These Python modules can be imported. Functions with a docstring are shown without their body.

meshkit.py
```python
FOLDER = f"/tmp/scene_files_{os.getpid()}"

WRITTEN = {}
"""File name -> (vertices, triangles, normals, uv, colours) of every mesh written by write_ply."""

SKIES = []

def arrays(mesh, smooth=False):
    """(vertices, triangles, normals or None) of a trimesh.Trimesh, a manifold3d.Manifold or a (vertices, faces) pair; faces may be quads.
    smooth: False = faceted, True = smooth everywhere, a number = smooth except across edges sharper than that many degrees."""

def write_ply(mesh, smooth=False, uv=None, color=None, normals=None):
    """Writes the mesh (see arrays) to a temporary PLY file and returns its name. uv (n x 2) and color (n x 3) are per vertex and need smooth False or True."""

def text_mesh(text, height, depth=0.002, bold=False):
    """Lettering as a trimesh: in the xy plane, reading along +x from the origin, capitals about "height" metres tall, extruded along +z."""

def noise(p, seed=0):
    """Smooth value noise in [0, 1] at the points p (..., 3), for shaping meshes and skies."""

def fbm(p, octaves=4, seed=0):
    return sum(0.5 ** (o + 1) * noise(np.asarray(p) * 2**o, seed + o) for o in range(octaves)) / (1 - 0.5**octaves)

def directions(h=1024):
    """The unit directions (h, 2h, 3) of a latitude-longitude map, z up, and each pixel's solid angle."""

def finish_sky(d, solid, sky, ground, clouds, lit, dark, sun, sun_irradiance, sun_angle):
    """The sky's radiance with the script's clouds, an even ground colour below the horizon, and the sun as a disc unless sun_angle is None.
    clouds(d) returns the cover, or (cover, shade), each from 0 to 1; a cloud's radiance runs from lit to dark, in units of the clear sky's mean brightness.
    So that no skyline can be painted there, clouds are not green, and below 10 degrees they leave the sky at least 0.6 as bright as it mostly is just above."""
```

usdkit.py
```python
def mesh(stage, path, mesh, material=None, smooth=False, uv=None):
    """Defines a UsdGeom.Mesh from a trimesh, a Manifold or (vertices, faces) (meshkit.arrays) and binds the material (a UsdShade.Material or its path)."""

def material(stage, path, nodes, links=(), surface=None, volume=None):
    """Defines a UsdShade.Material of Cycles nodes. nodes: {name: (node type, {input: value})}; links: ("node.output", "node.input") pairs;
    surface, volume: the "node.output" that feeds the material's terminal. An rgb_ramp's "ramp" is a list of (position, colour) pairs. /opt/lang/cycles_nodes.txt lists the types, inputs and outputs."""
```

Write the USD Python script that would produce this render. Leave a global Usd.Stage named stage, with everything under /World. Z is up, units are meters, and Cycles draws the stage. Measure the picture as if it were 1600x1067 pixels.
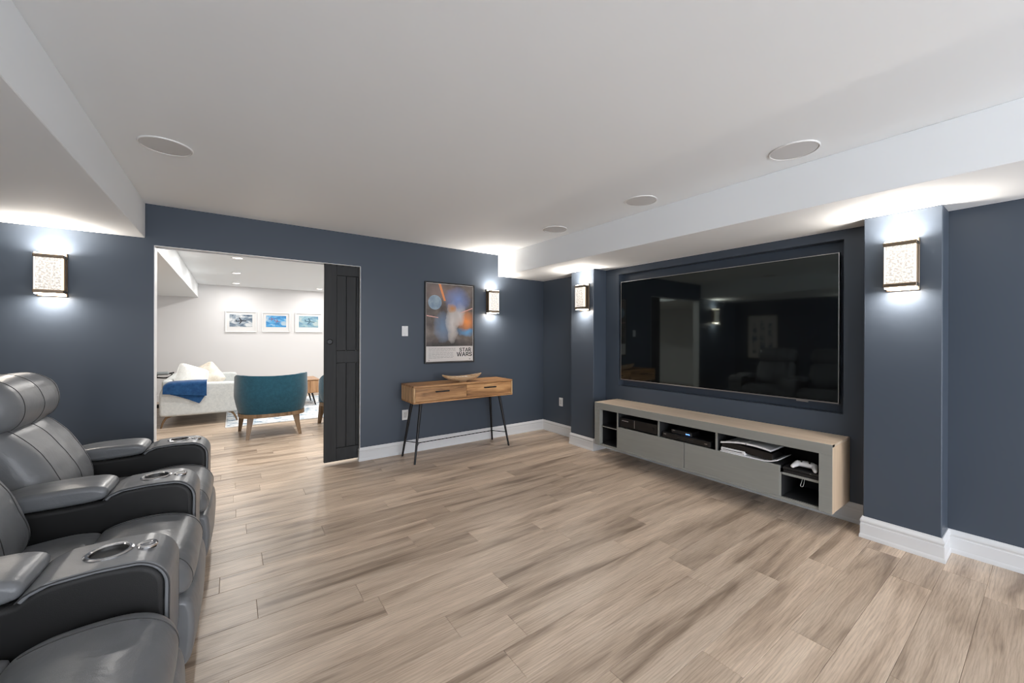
import math, random
import numpy as np, trimesh, shapely.geometry as sg
import meshkit, usdkit
from pxr import Usd, UsdGeom, UsdLux, UsdShade, Gf, Sdf

random.seed(7)
rng = np.random.default_rng(11)
stage = Usd.Stage.CreateInMemory()
UsdGeom.SetStageUpAxis(stage, UsdGeom.Tokens.z)
UsdGeom.SetStageMetersPerUnit(stage, 1.0)
UsdGeom.Xform.Define(stage, '/World')
UsdGeom.Scope.Define(stage, '/World/Looks')

# ------------------------------------------------------------------ camera
YAW, PITCH, ROLL, FPX, EYE = .62106, -.00077, .00303, 611.93, 1.3494
cam = UsdGeom.Camera.Define(stage, '/World/Camera')
_cy, _sy, _cp, _sp = math.cos(YAW), math.sin(YAW), math.cos(PITCH), math.sin(PITCH)
_f = np.array([_sy * _cp, _cy * _cp, _sp]); _r = np.array([_cy, -_sy, 0.0]); _u = np.cross(_r, _f)
_r, _u = math.cos(ROLL) * _r + math.sin(ROLL) * _u, -math.sin(ROLL) * _r + math.cos(ROLL) * _u
mtx = Gf.Matrix4d(*[float(x) for x in (*_r, 0, *_u, 0, *(-_f), 0, 0, 0, EYE, 1)])
cam.AddTransformOp().Set(mtx)
cam.CreateHorizontalApertureAttr(36.0)
cam.CreateVerticalApertureAttr(36.0 * 1067 / 1600)
cam.CreateFocalLengthAttr(36.0 * FPX / 1600)
cam.CreateVerticalApertureOffsetAttr(-7.70 * 36.0 / 1600)
cam.CreateClippingRangeAttr(Gf.Vec2f(0.03, 200.0))
EXPOSURE = 0.62
cam.CreateExposureAttr(EXPOSURE)

# light levels (the lamps themselves are built with their fixtures below)
UP, DOWN, GLASS_GLOW = 250.0, 165.0, .42     # sconces
SPOT = 450.0                                  # recessed downlights of the room beyond
dome = UsdLux.DomeLight.Define(stage, '/World/AmbientLight')   # the open plan behind the camera
dome.CreateIntensityAttr(1.0)
dome.CreateColorAttr(Gf.Vec3f(.93, .97, 1.04))

# ------------------------------------------------------------------ dimensions (metres)
YW, YW2, YF = 4.379, 4.500, 10.60       # poster wall front face, its back face, far wall of the room beyond
XW, XP = 3.695, 3.475                   # television wall, pillar faces
XL = -2.10                              # left wall
ZC, ZB, ZT = 2.434, 2.149, 0.143        # ceiling, bulkhead underside, top of baseboard
XBL, XBR = -0.581, 2.898                # bulkhead edges
DX0, DX1, DZ = -0.526, 1.127, 2.096     # doorway
P1A, P1B, P2A, P2B = 3.578, 3.201, 0.770, 0.409   # the two pillars along y
YR = -2.6                               # where the room is cut off behind the camera

# ------------------------------------------------------------------ helpers
used = {}
def numbered(parent, name):
    k = (parent, name); used[k] = used.get(k, -1) + 1
    return name if used[k] == 0 else f'{name}_{used[k]:03d}'

def mat(name, nodes, links=(), surface='p.BSDF'):
    return usdkit.material(stage, f'/World/Looks/{name}', nodes, links, surface=surface)

def simple(name, col, rough=.5, **kw):
    return mat(name, {'p': ('principled_bsdf', dict(base_color=col, roughness=rough, **kw))})

class T:
    """a thing: Xform at its base; its children are parts"""
    def __init__(s, name, label=None, cat=None, loc=(0, 0, 0), rotz=0.0, group=None, kind=None):
        s.path = '/World/' + numbered('/World', name)
        x = UsdGeom.Xform.Define(stage, s.path)
        x.AddTranslateOp().Set(Gf.Vec3d(*map(float, loc)))
        if rotz: x.AddRotateZOp().Set(float(rotz))
        s.prim = x.GetPrim(); s.loc = np.array(loc, float); s.rot = math.radians(rotz)
        for k, v in (('label', label), ('category', cat), ('group', group), ('kind', kind)):
            if v: s.prim.SetCustomDataByKey(k, v)
    def add(s, name, mesh, m, parent=None, label=None, smooth=30, kind=None, local=True):
        if not isinstance(mesh, trimesh.Trimesh):
            v, f, _ = meshkit.arrays(mesh); mesh = trimesh.Trimesh(v, f, process=False)
        if not local:                                  # mesh given in world coordinates
            mesh = mesh.copy(); v = mesh.vertices - s.loc
            c, q = math.cos(-s.rot), math.sin(-s.rot)
            mesh.vertices = np.column_stack([v[:, 0] * c - v[:, 1] * q, v[:, 0] * q + v[:, 1] * c, v[:, 2]])
        base = parent or s.path
        p = base + '/' + numbered(base, name)
        pr = usdkit.mesh(stage, p, mesh, m, smooth=smooth).GetPrim()
        if label: pr.SetCustomDataByKey('label', label)
        if kind: pr.SetCustomDataByKey('kind', kind)
        return p
    def w(s, name, mesh, m, **kw):
        return s.add(name, mesh, m, local=False, **kw)

def cat(*ms):
    return trimesh.util.concatenate([m for m in ms if m is not None])

def box(x0, x1, y0, y1, z0, z1, b=0.0):
    x0, x1 = sorted((x0, x1)); y0, y1 = sorted((y0, y1)); z0, z1 = sorted((z0, z1))
    if b <= 0:
        m = trimesh.creation.box((x1 - x0, y1 - y0, z1 - z0))
        m.apply_translation(((x0 + x1) / 2, (y0 + y1) / 2, (z0 + z1) / 2)); return m
    b = min(b, (x1 - x0) * .45, (y1 - y0) * .45, (z1 - z0) * .45)
    pts = []
    for ix in (0, 1):
        for iy in (0, 1):
            for iz in (0, 1):
                X, Y, Z = (x0, x1)[ix], (y0, y1)[iy], (z0, z1)[iz]
                sx, sy, sz = (b, -b)[ix], (b, -b)[iy], (b, -b)[iz]
                pts += [(X, Y + sy, Z + sz), (X + sx, Y, Z + sz), (X + sx, Y + sy, Z)]
    return trimesh.PointCloud(np.array(pts)).convex_hull

def rot(m, ax, deg, at=(0, 0, 0)):
    m = m.copy(); m.apply_transform(trimesh.transformations.rotation_matrix(math.radians(deg), ax, at)); return m

def moved(m, *d):
    m = m.copy(); m.apply_translation(d); return m

def frustum(p0, p1, r0, r1, n=12):
    """tapered round bar from p0 to p1"""
    p0, p1 = np.array(p0, float), np.array(p1, float)
    d = p1 - p0; d /= np.linalg.norm(d)
    a = np.cross(d, (0, 0, 1.0) if abs(d[2]) < .9 else (1.0, 0, 0)); a /= np.linalg.norm(a); b = np.cross(d, a)
    t = np.linspace(0, 2 * np.pi, n, endpoint=False)
    ring = np.outer(np.cos(t), a) + np.outer(np.sin(t), b)
    v = np.vstack([p0 + ring * r0, p1 + ring * r1, [p0], [p1]])
    f = []
    for i in range(n):
        j = (i + 1) % n
        f += [(i, j, n + j), (i, n + j, n + i), (2 * n, j, i), (2 * n + 1, n + i, n + j)]
    m = trimesh.Trimesh(v, f, process=False); m.fix_normals(); return m

def tube(pts, r, n=8, closed=False):
    pts = np.array(pts, float); k = len(pts)
    tan = np.gradient(pts, axis=0) if not closed else np.roll(pts, -1, 0) - np.roll(pts, 1, 0)
    tan /= np.linalg.norm(tan, axis=1, keepdims=True)
    a = np.cross(tan[0], (0, 0, 1.0) if abs(tan[0][2]) < .9 else (1.0, 0, 0)); V = []
    t = np.linspace(0, 2 * np.pi, n, endpoint=False)
    for i in range(k):
        a = a - tan[i] * (a @ tan[i]); a /= np.linalg.norm(a); b = np.cross(tan[i], a)
        V.append(pts[i] + r * (np.outer(np.cos(t), a) + np.outer(np.sin(t), b)))
    v = np.vstack(V); f = []
    for i in range(k if closed else k - 1):
        q = (i + 1) % k
        for j in range(n):
            l = (j + 1) % n
            f += [(i * n + j, i * n + l, q * n + l), (i * n + j, q * n + l, q * n + j)]
    if not closed:
        v = np.vstack([v, pts[:1], pts[-1:]]); c0, c1 = k * n, k * n + 1
        for j in range(n):
            l = (j + 1) % n
            f += [(c0, l, j), (c1, (k - 1) * n + j, (k - 1) * n + l)]
    m = trimesh.Trimesh(v, f, process=False); m.fix_normals(); return m

def lathe(prof, n=40):
    """revolve (r, z) points about z"""
    prof = np.array(prof, float); k = len(prof); t = np.linspace(0, 2 * np.pi, n, endpoint=False)
    v = np.array([[p[0] * math.cos(a), p[0] * math.sin(a), p[1]] for p in prof for a in t]); f = []
    for i in range(k - 1):
        for j in range(n):
            l = (j + 1) % n
            f += [(i * n + j, i * n + l, (i + 1) * n + l), (i * n + j, (i + 1) * n + l, (i + 1) * n + j)]
    m = trimesh.Trimesh(v, f); m.update_faces(m.nondegenerate_faces()); m.fix_normals(); return m

def chaikin(p, n=2, closed=True):
    p = np.array(p, float)
    for _ in range(n):
        q = np.roll(p, -1, 0) if closed else p[1:]
        a = p if closed else p[:-1]
        new = np.empty((2 * len(a), p.shape[1])); new[0::2] = .75 * a + .25 * q; new[1::2] = .25 * a + .75 * q
        p = new if closed else np.vstack([p[:1], new, p[-1:]])
    return p

def resample(p, n, closed=True):
    p = np.array(p, float); q = np.vstack([p, p[:1]]) if closed else p
    s = np.r_[0, np.cumsum(np.linalg.norm(np.diff(q, axis=0), axis=1))]
    t = np.linspace(0, s[-1], n, endpoint=not closed)
    return np.column_stack([np.interp(t, s, q[:, i]) for i in range(q.shape[1])])

def normals2(p):
    t = np.roll(p, -1, 0) - np.roll(p, 1, 0); n = np.column_stack([t[:, 1], -t[:, 0]])
    n /= np.maximum(np.linalg.norm(n, axis=1, keepdims=True), 1e-9)
    area = np.sum(p[:, 0] * np.roll(p[:, 1], -1) - np.roll(p[:, 0], -1) * p[:, 1])
    return n if area > 0 else -n

def loft(prof, w, r, ry=None, crown=0.0, ns=9, nm=7, n=96, wob=0.0, seed=0, wscale=6.0):
    """closed (x, z) outline carried across y from -w to w, its ends rounded by r and its middle swollen by crown: a cushion"""
    p = resample(prof, n); nn = normals2(p); ry = r if ry is None else ry
    ys, off = [], []
    for a in np.linspace(0, np.pi / 2, ns):
        ys.append(-w + ry * (1 - math.cos(a))); off.append(-r * (1 - math.sin(a)))
    mid = np.linspace(-w + ry, w - ry, nm + 2)[1:-1]
    Y = np.r_[ys, mid, -np.array(ys[::-1])]; O = np.r_[off, np.zeros(nm), off[::-1]]
    o = np.argsort(Y, kind='stable'); Y, O = Y[o], O[o]
    V = []
    for y, d in zip(Y, O):
        q = p + nn * (d + crown * (1 - (y / w) ** 2))
        V.append(np.column_stack([q[:, 0], np.full(n, y), q[:, 1]]))
    k = len(Y); v = np.vstack(V); f = []
    for i in range(k - 1):
        for j in range(n):
            l = (j + 1) % n
            f += [(i * n + j, i * n + l, (i + 1) * n + l), (i * n + j, (i + 1) * n + l, (i + 1) * n + j)]
    tri = None
    for e, i in ((0, 0), (1, k - 1)):
        try:
            q2 = V[i][:, [0, 2]] + np.random.default_rng(n).uniform(-1, 1, (n, 2)) * 2e-6
            pv, pf = trimesh.creation.triangulate_polygon(sg.Polygon(q2), engine='earcut')
            from scipy.spatial import cKDTree
            ix = cKDTree(V[i][:, [0, 2]]).query(pv)[1] + i * n
            f += [tuple(ix[list(t)]) for t in pf]
        except Exception:
            v = np.vstack([v, V[i].mean(0)]); f += [(len(v) - 1, i * n + (j + 1) % n, i * n + j) for j in range(n)]
    m = trimesh.Trimesh(v, f, process=False); m.fix_normals()
    if wob:
        m.vertices = m.vertices + m.vertex_normals * ((meshkit.fbm(m.vertices * wscale + seed * 7.3, 3, seed) - .5) * 2 * wob)[:, None]
    return m

def cushion(sx, sy, sz, e=.35, n=28, pinch=.0):
    """soft pillow: superellipsoid of half sizes sx, sy, sz"""
    m = trimesh.creation.box((2, 2, 2))
    for _ in range(4): m = m.subdivide()
    v = m.vertices; q = 1 / e
    L = (np.abs(v[:, 0]) ** (2 / .28) + np.abs(v[:, 1]) ** (2 / .28) + np.abs(v[:, 2]) ** (2 / .9)) ** (.28 / 2)
    v = v / np.maximum(L, 1e-6)[:, None]
    d = np.maximum(np.abs(v[:, 0]), np.abs(v[:, 1]))
    v[:, 2] *= np.clip(1 - d ** 3 * (1 - pinch), .06, 1)
    m.vertices = v * (sx, sy, sz); m.fix_normals(); return m

def extrude_poly(poly, d):
    return trimesh.creation.extrude_polygon(poly, d, engine='earcut')

def sweep_trim(path, prof):
    """moulding outline (offset from the wall, z) along a floor line, mitred at its corners; the room lies to the left of the path"""
    P = np.array(path, float); k = len(P); dirs = np.diff(P, axis=0); dirs /= np.linalg.norm(dirs, axis=1, keepdims=True)
    nrm = np.column_stack([-dirs[:, 1], dirs[:, 0]]); V = []
    for i in range(k):
        if i == 0: m = nrm[0]
        elif i == k - 1: m = nrm[-1]
        else:
            m = nrm[i - 1] + nrm[i]; m = m / (m @ m) * 2 if m @ m > 1e-6 else nrm[i]
            m = m * 1.0
        for o, z in prof: V.append((P[i, 0] + m[0] * o, P[i, 1] + m[1] * o, z))
    n = len(prof); f = []
    for i in range(k - 1):
        for j in range(n):
            l = (j + 1) % n
            f += [(i * n + j, (i + 1) * n + j, (i + 1) * n + l), (i * n + j, (i + 1) * n + l, i * n + l)]
    tri = trimesh.creation.triangulate_polygon(sg.Polygon(prof), engine='earcut')[1]
    for a in tri: f += [tuple(a), tuple((k - 1) * n + x for x in a[::-1])]
    m = trimesh.Trimesh(np.array(V), f, process=False); m.fix_normals(); return m

# ------------------------------------------------------------------ materials
def paint(name, col, rough, bump=.06, scale=260):
    return mat(name, {'t': ('texture_coordinate', {}), 'n': ('noise_texture', dict(scale=scale, detail=3)), 'b': ('bump', dict(strength=bump, distance=.002)),
                      'p': ('principled_bsdf', dict(base_color=col, roughness=rough, specular_ior_level=.35))},
               [('t.object', 'n.vector'), ('n.fac', 'b.height'), ('b.normal', 'p.normal')])
m_blue = paint('navy_paint', (.061, .078, .104), .40)
m_white = paint('white_ceiling_paint', (.83, .86, .88), .75)
m_far = paint('pale_grey_paint', (.74, .74, .75), .7)
m_trim = simple('white_gloss_trim', (.68, .69, .70), .35)
m_sub = simple('floor_underlay', (.42, .35, .29), .7)

def plank_mat(name):
    N = {'tc': ('texture_coordinate', {}), 'oi': ('object_info', {}), 'wn': ('white_noise_texture', dict(dimensions='1D')),
         'off': ('vector_math', dict(math_type='scale', scale=40.0)), 'add': ('vector_math', dict(math_type='add')),
         'm1': ('mapping', dict(scale=(.55, 5.0, 1))), 'n1': ('noise_texture', dict(scale=2.2, detail=3, roughness=.55, distortion=.5)),
         'm2': ('mapping', dict(scale=(1.2, 30.0, 1))), 'n2': ('noise_texture', dict(scale=6.0, detail=5, roughness=.65, distortion=.12)),
         'm3': ('mapping', dict(scale=(1.0, 7.5, 1))), 'w3': ('wave_texture', dict(bands_direction='y', scale=3.2, distortion=9.0, detail=2.5, detail_scale=1.2)),
         'm4': ('mapping', dict(scale=(42., 5.0, 1))), 'n4': ('noise_texture', dict(scale=3.0, detail=2)),
         'r1': ('rgb_ramp', dict(ramp=[(.30, (.275, .202, .147)), (.44, (.490, .380, .286)), (.60, (.620, .495, .382)), (.8, (.67, .55, .43))])),
         'r2': ('rgb_ramp', dict(ramp=[(.30, (.66, .64, .62)), (.55, (1.0, 1.0, 1.0)), (.8, (1.12, 1.12, 1.12))])),
         'r3': ('rgb_ramp', dict(ramp=[(.0, (.86, .85, .84)), (.35, (1, 1, 1)), (1, (1.03, 1.03, 1.03))])),
         'x2': ('mix', dict(mix_type='multiply', fac=.75)), 'x3': ('mix', dict(mix_type='multiply', fac=.8)),
         'tone': ('map_range', dict(from_min=0, from_max=1, to_min=.86, to_max=1.12)), 'h': ('hsv', {}),
         'ha': ('math', dict(math_type='multiply_add', value2=.35)),
         'rr': ('map_range', dict(from_min=.3, from_max=.7, to_min=.42, to_max=.33)),
         'b': ('bump', dict(strength=.16, distance=.0012)),
         'p': ('principled_bsdf', dict(roughness=.37, specular_ior_level=.5))}
    L = [('oi.random', 'wn.w'), ('wn.color', 'off.vector1'), ('tc.object', 'add.vector1'), ('off.vector', 'add.vector2')]
    for i in '1234': L.append(('add.vector', f'm{i}.vector'))
    L += [('m1.vector', 'n1.vector'), ('m2.vector', 'n2.vector'), ('m3.vector', 'w3.vector'), ('m4.vector', 'n4.vector'),
          ('n1.fac', 'r1.fac'), ('n2.fac', 'r2.fac'), ('w3.fac', 'r3.fac'), ('r1.color', 'x2.color1'), ('r2.color', 'x2.color2'),
          ('x2.color', 'x3.color1'), ('r3.color', 'x3.color2'), ('oi.random', 'tone.value'), ('tone.result', 'h.value'), ('x3.color', 'h.color'),
          ('h.color', 'p.base_color'), ('n4.fac', 'ha.value1'), ('n2.fac', 'ha.value3'), ('ha.value', 'b.height'), ('b.normal', 'p.normal'), ('n2.fac', 'rr.value'), ('rr.result', 'p.roughness')]
    return mat(name, N, L)
m_plank = plank_mat('oak_vinyl_plank')

def wood(name, dark, mid, light, along='x', scale=1.0, rough=.4, tone=.12):
    sc = dict(x=(.9, 9, 9), y=(9, .9, 9), z=(9, 9, .9))[along]
    return mat(name, {'tc': ('texture_coordinate', {}), 'oi': ('object_info', {}), 'wn': ('white_noise_texture', dict(dimensions='1D')),
                      'off': ('vector_math', dict(math_type='scale', scale=20.0)), 'add': ('vector_math', dict(math_type='add')),
                      'm': ('mapping', dict(scale=tuple(scale * a for a in sc))), 'n': ('noise_texture', dict(scale=2.0, detail=5, roughness=.62, distortion=.6)),
                      'r': ('rgb_ramp', dict(ramp=[(.28, dark), (.5, mid), (.72, light)])), 'tn': ('map_range', dict(to_min=1 - tone, to_max=1 + tone)), 'h': ('hsv', {}),
                      'b': ('bump', dict(strength=.12, distance=.001)), 'p': ('principled_bsdf', dict(roughness=rough))},
               [('oi.random', 'wn.w'), ('wn.color', 'off.vector1'), ('tc.object', 'add.vector1'), ('off.vector', 'add.vector2'), ('add.vector', 'm.vector'), ('m.vector', 'n.vector'),
                ('n.fac', 'r.fac'), ('r.color', 'h.color'), ('oi.random', 'tn.value'), ('tn.result', 'h.value'), ('h.color', 'p.base_color'), ('n.fac', 'b.height'), ('b.normal', 'p.normal')])
m_acacia = wood('acacia_wood', (.12, .055, .022), (.43, .22, .09), (.66, .39, .18), 'x', 1.0, .42)
m_acacia_end = wood('acacia_end_wood', (.28, .15, .07), (.60, .39, .20), (.74, .53, .30), 'z', 1.3, .42)
m_oak = wood('light_oak_laminate', (.50, .40, .30), (.58, .47, .36), (.64, .53, .42), 'y', .9, .38, .03)
m_oakz = wood('light_oak_laminate_end', (.50, .37, .25), (.58, .44, .31), (.64, .50, .36), 'z', .9, .38, .03)
m_greige = wood('grey_brown_lacquer', (.25, .252, .232), (.265, .268, .247), (.28, .283, .26), 'y', 1.4, .35, .03)
m_walnut = wood('brown_leg_wood', (.11, .065, .03), (.20, .125, .065), (.27, .18, .10), 'z', 1.2, .4)
m_table = wood('warm_brown_wood', (.26, .13, .06), (.40, .22, .11), (.50, .30, .16), 'z', 1.0, .4)

def leather(name, col, rough=.38, fold=.32):
    return mat(name, {'tc': ('texture_coordinate', {}), 'v': ('voronoi_texture', dict(scale=340.0, feature='f1')), 'n': ('noise_texture', dict(scale=6.5, detail=4, roughness=.5, distortion=.5)),
                      'n2': ('noise_texture', dict(scale=3.0, detail=3)), 'hr': ('map_range', dict(from_min=.3, from_max=.7, to_min=rough - .06, to_max=rough + .08)),
                      'c': ('rgb_ramp', dict(ramp=[(.3, tuple(.88 * x for x in col)), (.7, tuple(1.12 * x for x in col))])),
                      'b': ('bump', dict(strength=.16, distance=.0010)), 'b2': ('bump', dict(strength=fold, distance=.016)), 'p': ('principled_bsdf', dict(specular_ior_level=.55))},
               [('tc.object', 'v.vector'), ('tc.object', 'n.vector'), ('tc.object', 'n2.vector'), ('v.distance', 'b.height'), ('n.fac', 'b2.height'), ('b2.normal', 'b.normal'), ('b.normal', 'p.normal'),
                ('n2.fac', 'hr.value'), ('hr.result', 'p.roughness'), ('n2.fac', 'c.fac'), ('c.color', 'p.base_color')])
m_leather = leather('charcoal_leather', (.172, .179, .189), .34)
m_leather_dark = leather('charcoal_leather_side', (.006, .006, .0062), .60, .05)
m_seam = simple('dark_seam_thread', (.035, .035, .036), .6)
m_chrome = simple('polished_steel', (.75, .75, .76), .16, metallic=1.0)
m_cup = simple('cup_liner_black', (.012, .012, .013), .25)

def fabric(name, col, col2, scale=500., bump=.3, sheen=.2):
    return mat(name, {'tc': ('texture_coordinate', {}), 'n': ('noise_texture', dict(scale=scale, detail=2)), 'n2': ('noise_texture', dict(scale=scale / 12, detail=4, roughness=.7)),
                      'r': ('rgb_ramp', dict(ramp=[(.32, col), (.68, col2)])), 'b': ('bump', dict(strength=bump, distance=.002)),
                      'p': ('principled_bsdf', dict(roughness=.85, sheen_weight=sheen, specular_ior_level=.2))},
               [('tc.object', 'n.vector'), ('tc.object', 'n2.vector'), ('n2.fac', 'r.fac'), ('r.color', 'p.base_color'), ('n.fac', 'b.height'), ('b.normal', 'p.normal')])
m_sofa = fabric('pale_grey_upholstery', (.54, .57, .57), (.66, .68, .67), 420)
m_throw = fabric('royal_blue_knit', (.008, .045, .14), (.018, .085, .22), 200, .5)
m_pillow = fabric('white_linen', (.66, .66, .63), (.80, .80, .77), 300)
m_pillow2 = fabric('cream_patterned_linen', (.60, .53, .43), (.84, .80, .73), 90)
m_teal = fabric('teal_velvet', (.010, .062, .098), (.016, .090, .135), 300, .2, .35)
m_rug = fabric('pale_blue_rug', (.30, .37, .43), (.72, .74, .75), 60, .5)

m_bronze = simple('brushed_bronze', (.20, .155, .115), .34, metallic=.85)
m_black_metal = simple('black_metal', (.018, .018, .019), .38, metallic=.5)
m_black = simple('matt_black_plastic', (.012, .012, .013), .45)
m_gloss = simple('gloss_black_plastic', (.008, .008, .009), .12)
m_white_pl = simple('white_plastic', (.78, .78, .78), .32)
m_grille = mat('speaker_mesh', {'tc': ('texture_coordinate', {}), 'v': ('voronoi_texture', dict(scale=420.0, randomness=0.0)), 'b': ('bump', dict(strength=.25, distance=.001)), 'p': ('principled_bsdf', dict(base_color=(.60, .60, .60), roughness=.7))},
               [('tc.object', 'v.vector'), ('v.distance', 'b.height'), ('b.normal', 'p.normal')])
m_screen = mat('television_glass', {'p': ('principled_bsdf', dict(base_color=(.004, .004, .0045), roughness=.04, specular_ior_level=.85, specular_tint=(.86, 1.0, .97)))})
m_silver = simple('satin_silver', (.55, .55, .56), .28, metallic=1.0)
m_door = wood('charcoal_stained_door', (.010, .010, .011), (.016, .017, .018), (.024, .025, .026), 'z', 1.2, .62, .05)
m_led = mat('lit_diffuser', {'e': ('emission', dict(color=(1.0, .86, .68), strength=14.0))}, surface='e.emission')
m_seed = mat('seeded_glass_lit', {'tc': ('texture_coordinate', {}), 'v': ('voronoi_texture', dict(scale=150.0, feature='distance_to_edge')), 'v2': ('voronoi_texture', dict(scale=95.0)), 'n': ('noise_texture', dict(scale=85.0, detail=2)),
              'mm': ('math', dict(math_type='multiply')), 'r': ('rgb_ramp', dict(ramp=[(.38, (.14, .11, .09)), (.47, (.45, .39, .33)), (.53, (.95, .88, .80)), (.66, (1.15, 1.1, 1.03))])),
              'b': ('bump', dict(strength=.6, distance=.003)), 'p': ('principled_bsdf', dict(base_color=(.7, .68, .64), roughness=.12, emission_strength=GLASS_GLOW))},
             [('tc.object', 'v2.vector'), ('tc.object', 'n.vector'), ('n.fac', 'r.fac'), ('r.color', 'p.emission_color'), ('v2.distance', 'b.height'), ('b.normal', 'p.normal')])
m_edge = mat('glass_edge_lit', {'p': ('principled_bsdf', dict(base_color=(.8, .74, .62), roughness=.1, emission_color=(1.0, .88, .68), emission_strength=.75))})

# ------------------------------------------------------------------ the floor: planks one by one
floor = T('floor', kind='structure')
floor.add('subfloor', cat(box(XL - .1, XW + .1, YR, YW, -.06, -.012), box(DX0 - .0, DX1 + .0, YW, YW2 + .02, -.06, -.012), box(-3.2, 4.2, YW2, YF + .1, -.06, -.012)), m_sub)
PW, PL, G = .1662, 1.22, .0004
def plank(x0, x1, y0, y1):
    b = .0013; t = .009
    o = [(x0, y0), (x1, y0), (x1, y1), (x0, y1)]; i = [(x0 + b, y0 + b), (x1 - b, y0 + b), (x1 - b, y1 - b), (x0 + b, y1 - b)]
    v = [(x, y, -t) for x, y in o] + [(x, y, -b) for x, y in o] + [(x, y, 0) for x, y in i]
    f = [(8, 9, 10), (8, 10, 11)]
    for a in range(4):
        c = (a + 1) % 4
        f += [(a, c, 4 + c), (a, 4 + c, 4 + a), (4 + a, 4 + c, 8 + c), (4 + a, 8 + c, 8 + a)]
    return trimesh.Trimesh(v, f, process=False)
rest = []; singles = 0
k0 = int(math.floor((YR - .558) / PW)); k1 = int(math.ceil((YF - .558) / PW))
for k in range(k0, k1 + 1):
    ya, yb = .558 + k * PW, .558 + (k + 1) * PW
    ya2, yb2 = max(ya, YR), min(yb, YF)
    if yb2 - ya2 < .01: continue
    if (ya + yb) / 2 < YW: xa, xb = XL, XW
    elif ya < YW2: xa, xb = DX0, DX1
    else: xa, xb = -3.15, 4.15
    x = xa - rng.uniform(.1, 1.15)
    while x < xb:
        u0, u1 = max(x, xa), min(x + PL, xb); x += PL
        if u1 - u0 < .03: continue
        m = plank(u0 + G, u1 - G, ya2 + G, yb2 - G)
        cx, cyy = (u0 + u1) / 2, (ya + yb) / 2
        if cyy < YW2: seen = (u1 > -.31 * cyy - .15) and (.58 * u1 + .813 * yb > 1.35) and cyy > -.25
        else: seen = cyy < 7.6 and u1 > -.125 * cyy and u0 < .2 * cyy
        if seen and singles < 292: floor.add('plank', m, m_plank, smooth=False); singles += 1
        else: rest.append(m)
floor.add('plank', cat(*rest), m_plank, smooth=False, kind='stuff')

# ------------------------------------------------------------------ walls, ceiling, trim
wb = T('wall_back', kind='structure')
FY = YW + .036          # the painted board in front of the pocket that the door slides into
wb.w('painted_board', cat(box(XL, DX0, YW, YW2 - .02, 0, ZC), box(DX1, XW + .2, YW, FY, 0, ZC), box(DX0, DX1, YW, FY, DZ, ZC), box(DX1 + .7, XW + .2, FY, YW2 - .02, 0, ZC)), m_blue, smooth=False)
wb.w('plaster_face', cat(box(-3.2, DX0, YW2 - .02, YW2, 0, ZC), box(DX1, 4.2, YW2 - .02, YW2, 0, ZC), box(DX0, DX1, YW2 - .02, YW2, DZ, ZC)), m_far, smooth=False)
c = .004
wb.w('jamb', box(DX0 - .001, DX0 + c, YW - .001, YW2 + .001, 0, DZ), m_trim, smooth=False)
wb.w('jamb', box(DX1 - c, DX1 + .001, YW - .001, FY + .001, ZT, DZ), m_trim, smooth=False)
wb.w('jamb', box(DX1 - c, DX1 + .001, YW2 - .021, YW2 + .001, 0, DZ), m_trim, smooth=False)
wb.w('head_jamb', cat(box(DX0, DX1, YW - .001, FY + .001, DZ - c, DZ + .001), box(DX0, DX1, YW2 - .021, YW2 + .001, DZ - c, DZ + .001), box(DX0, DX1, FY, YW2 - .02, DZ + .04, DZ + .06)), m_trim, smooth=False)

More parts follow.
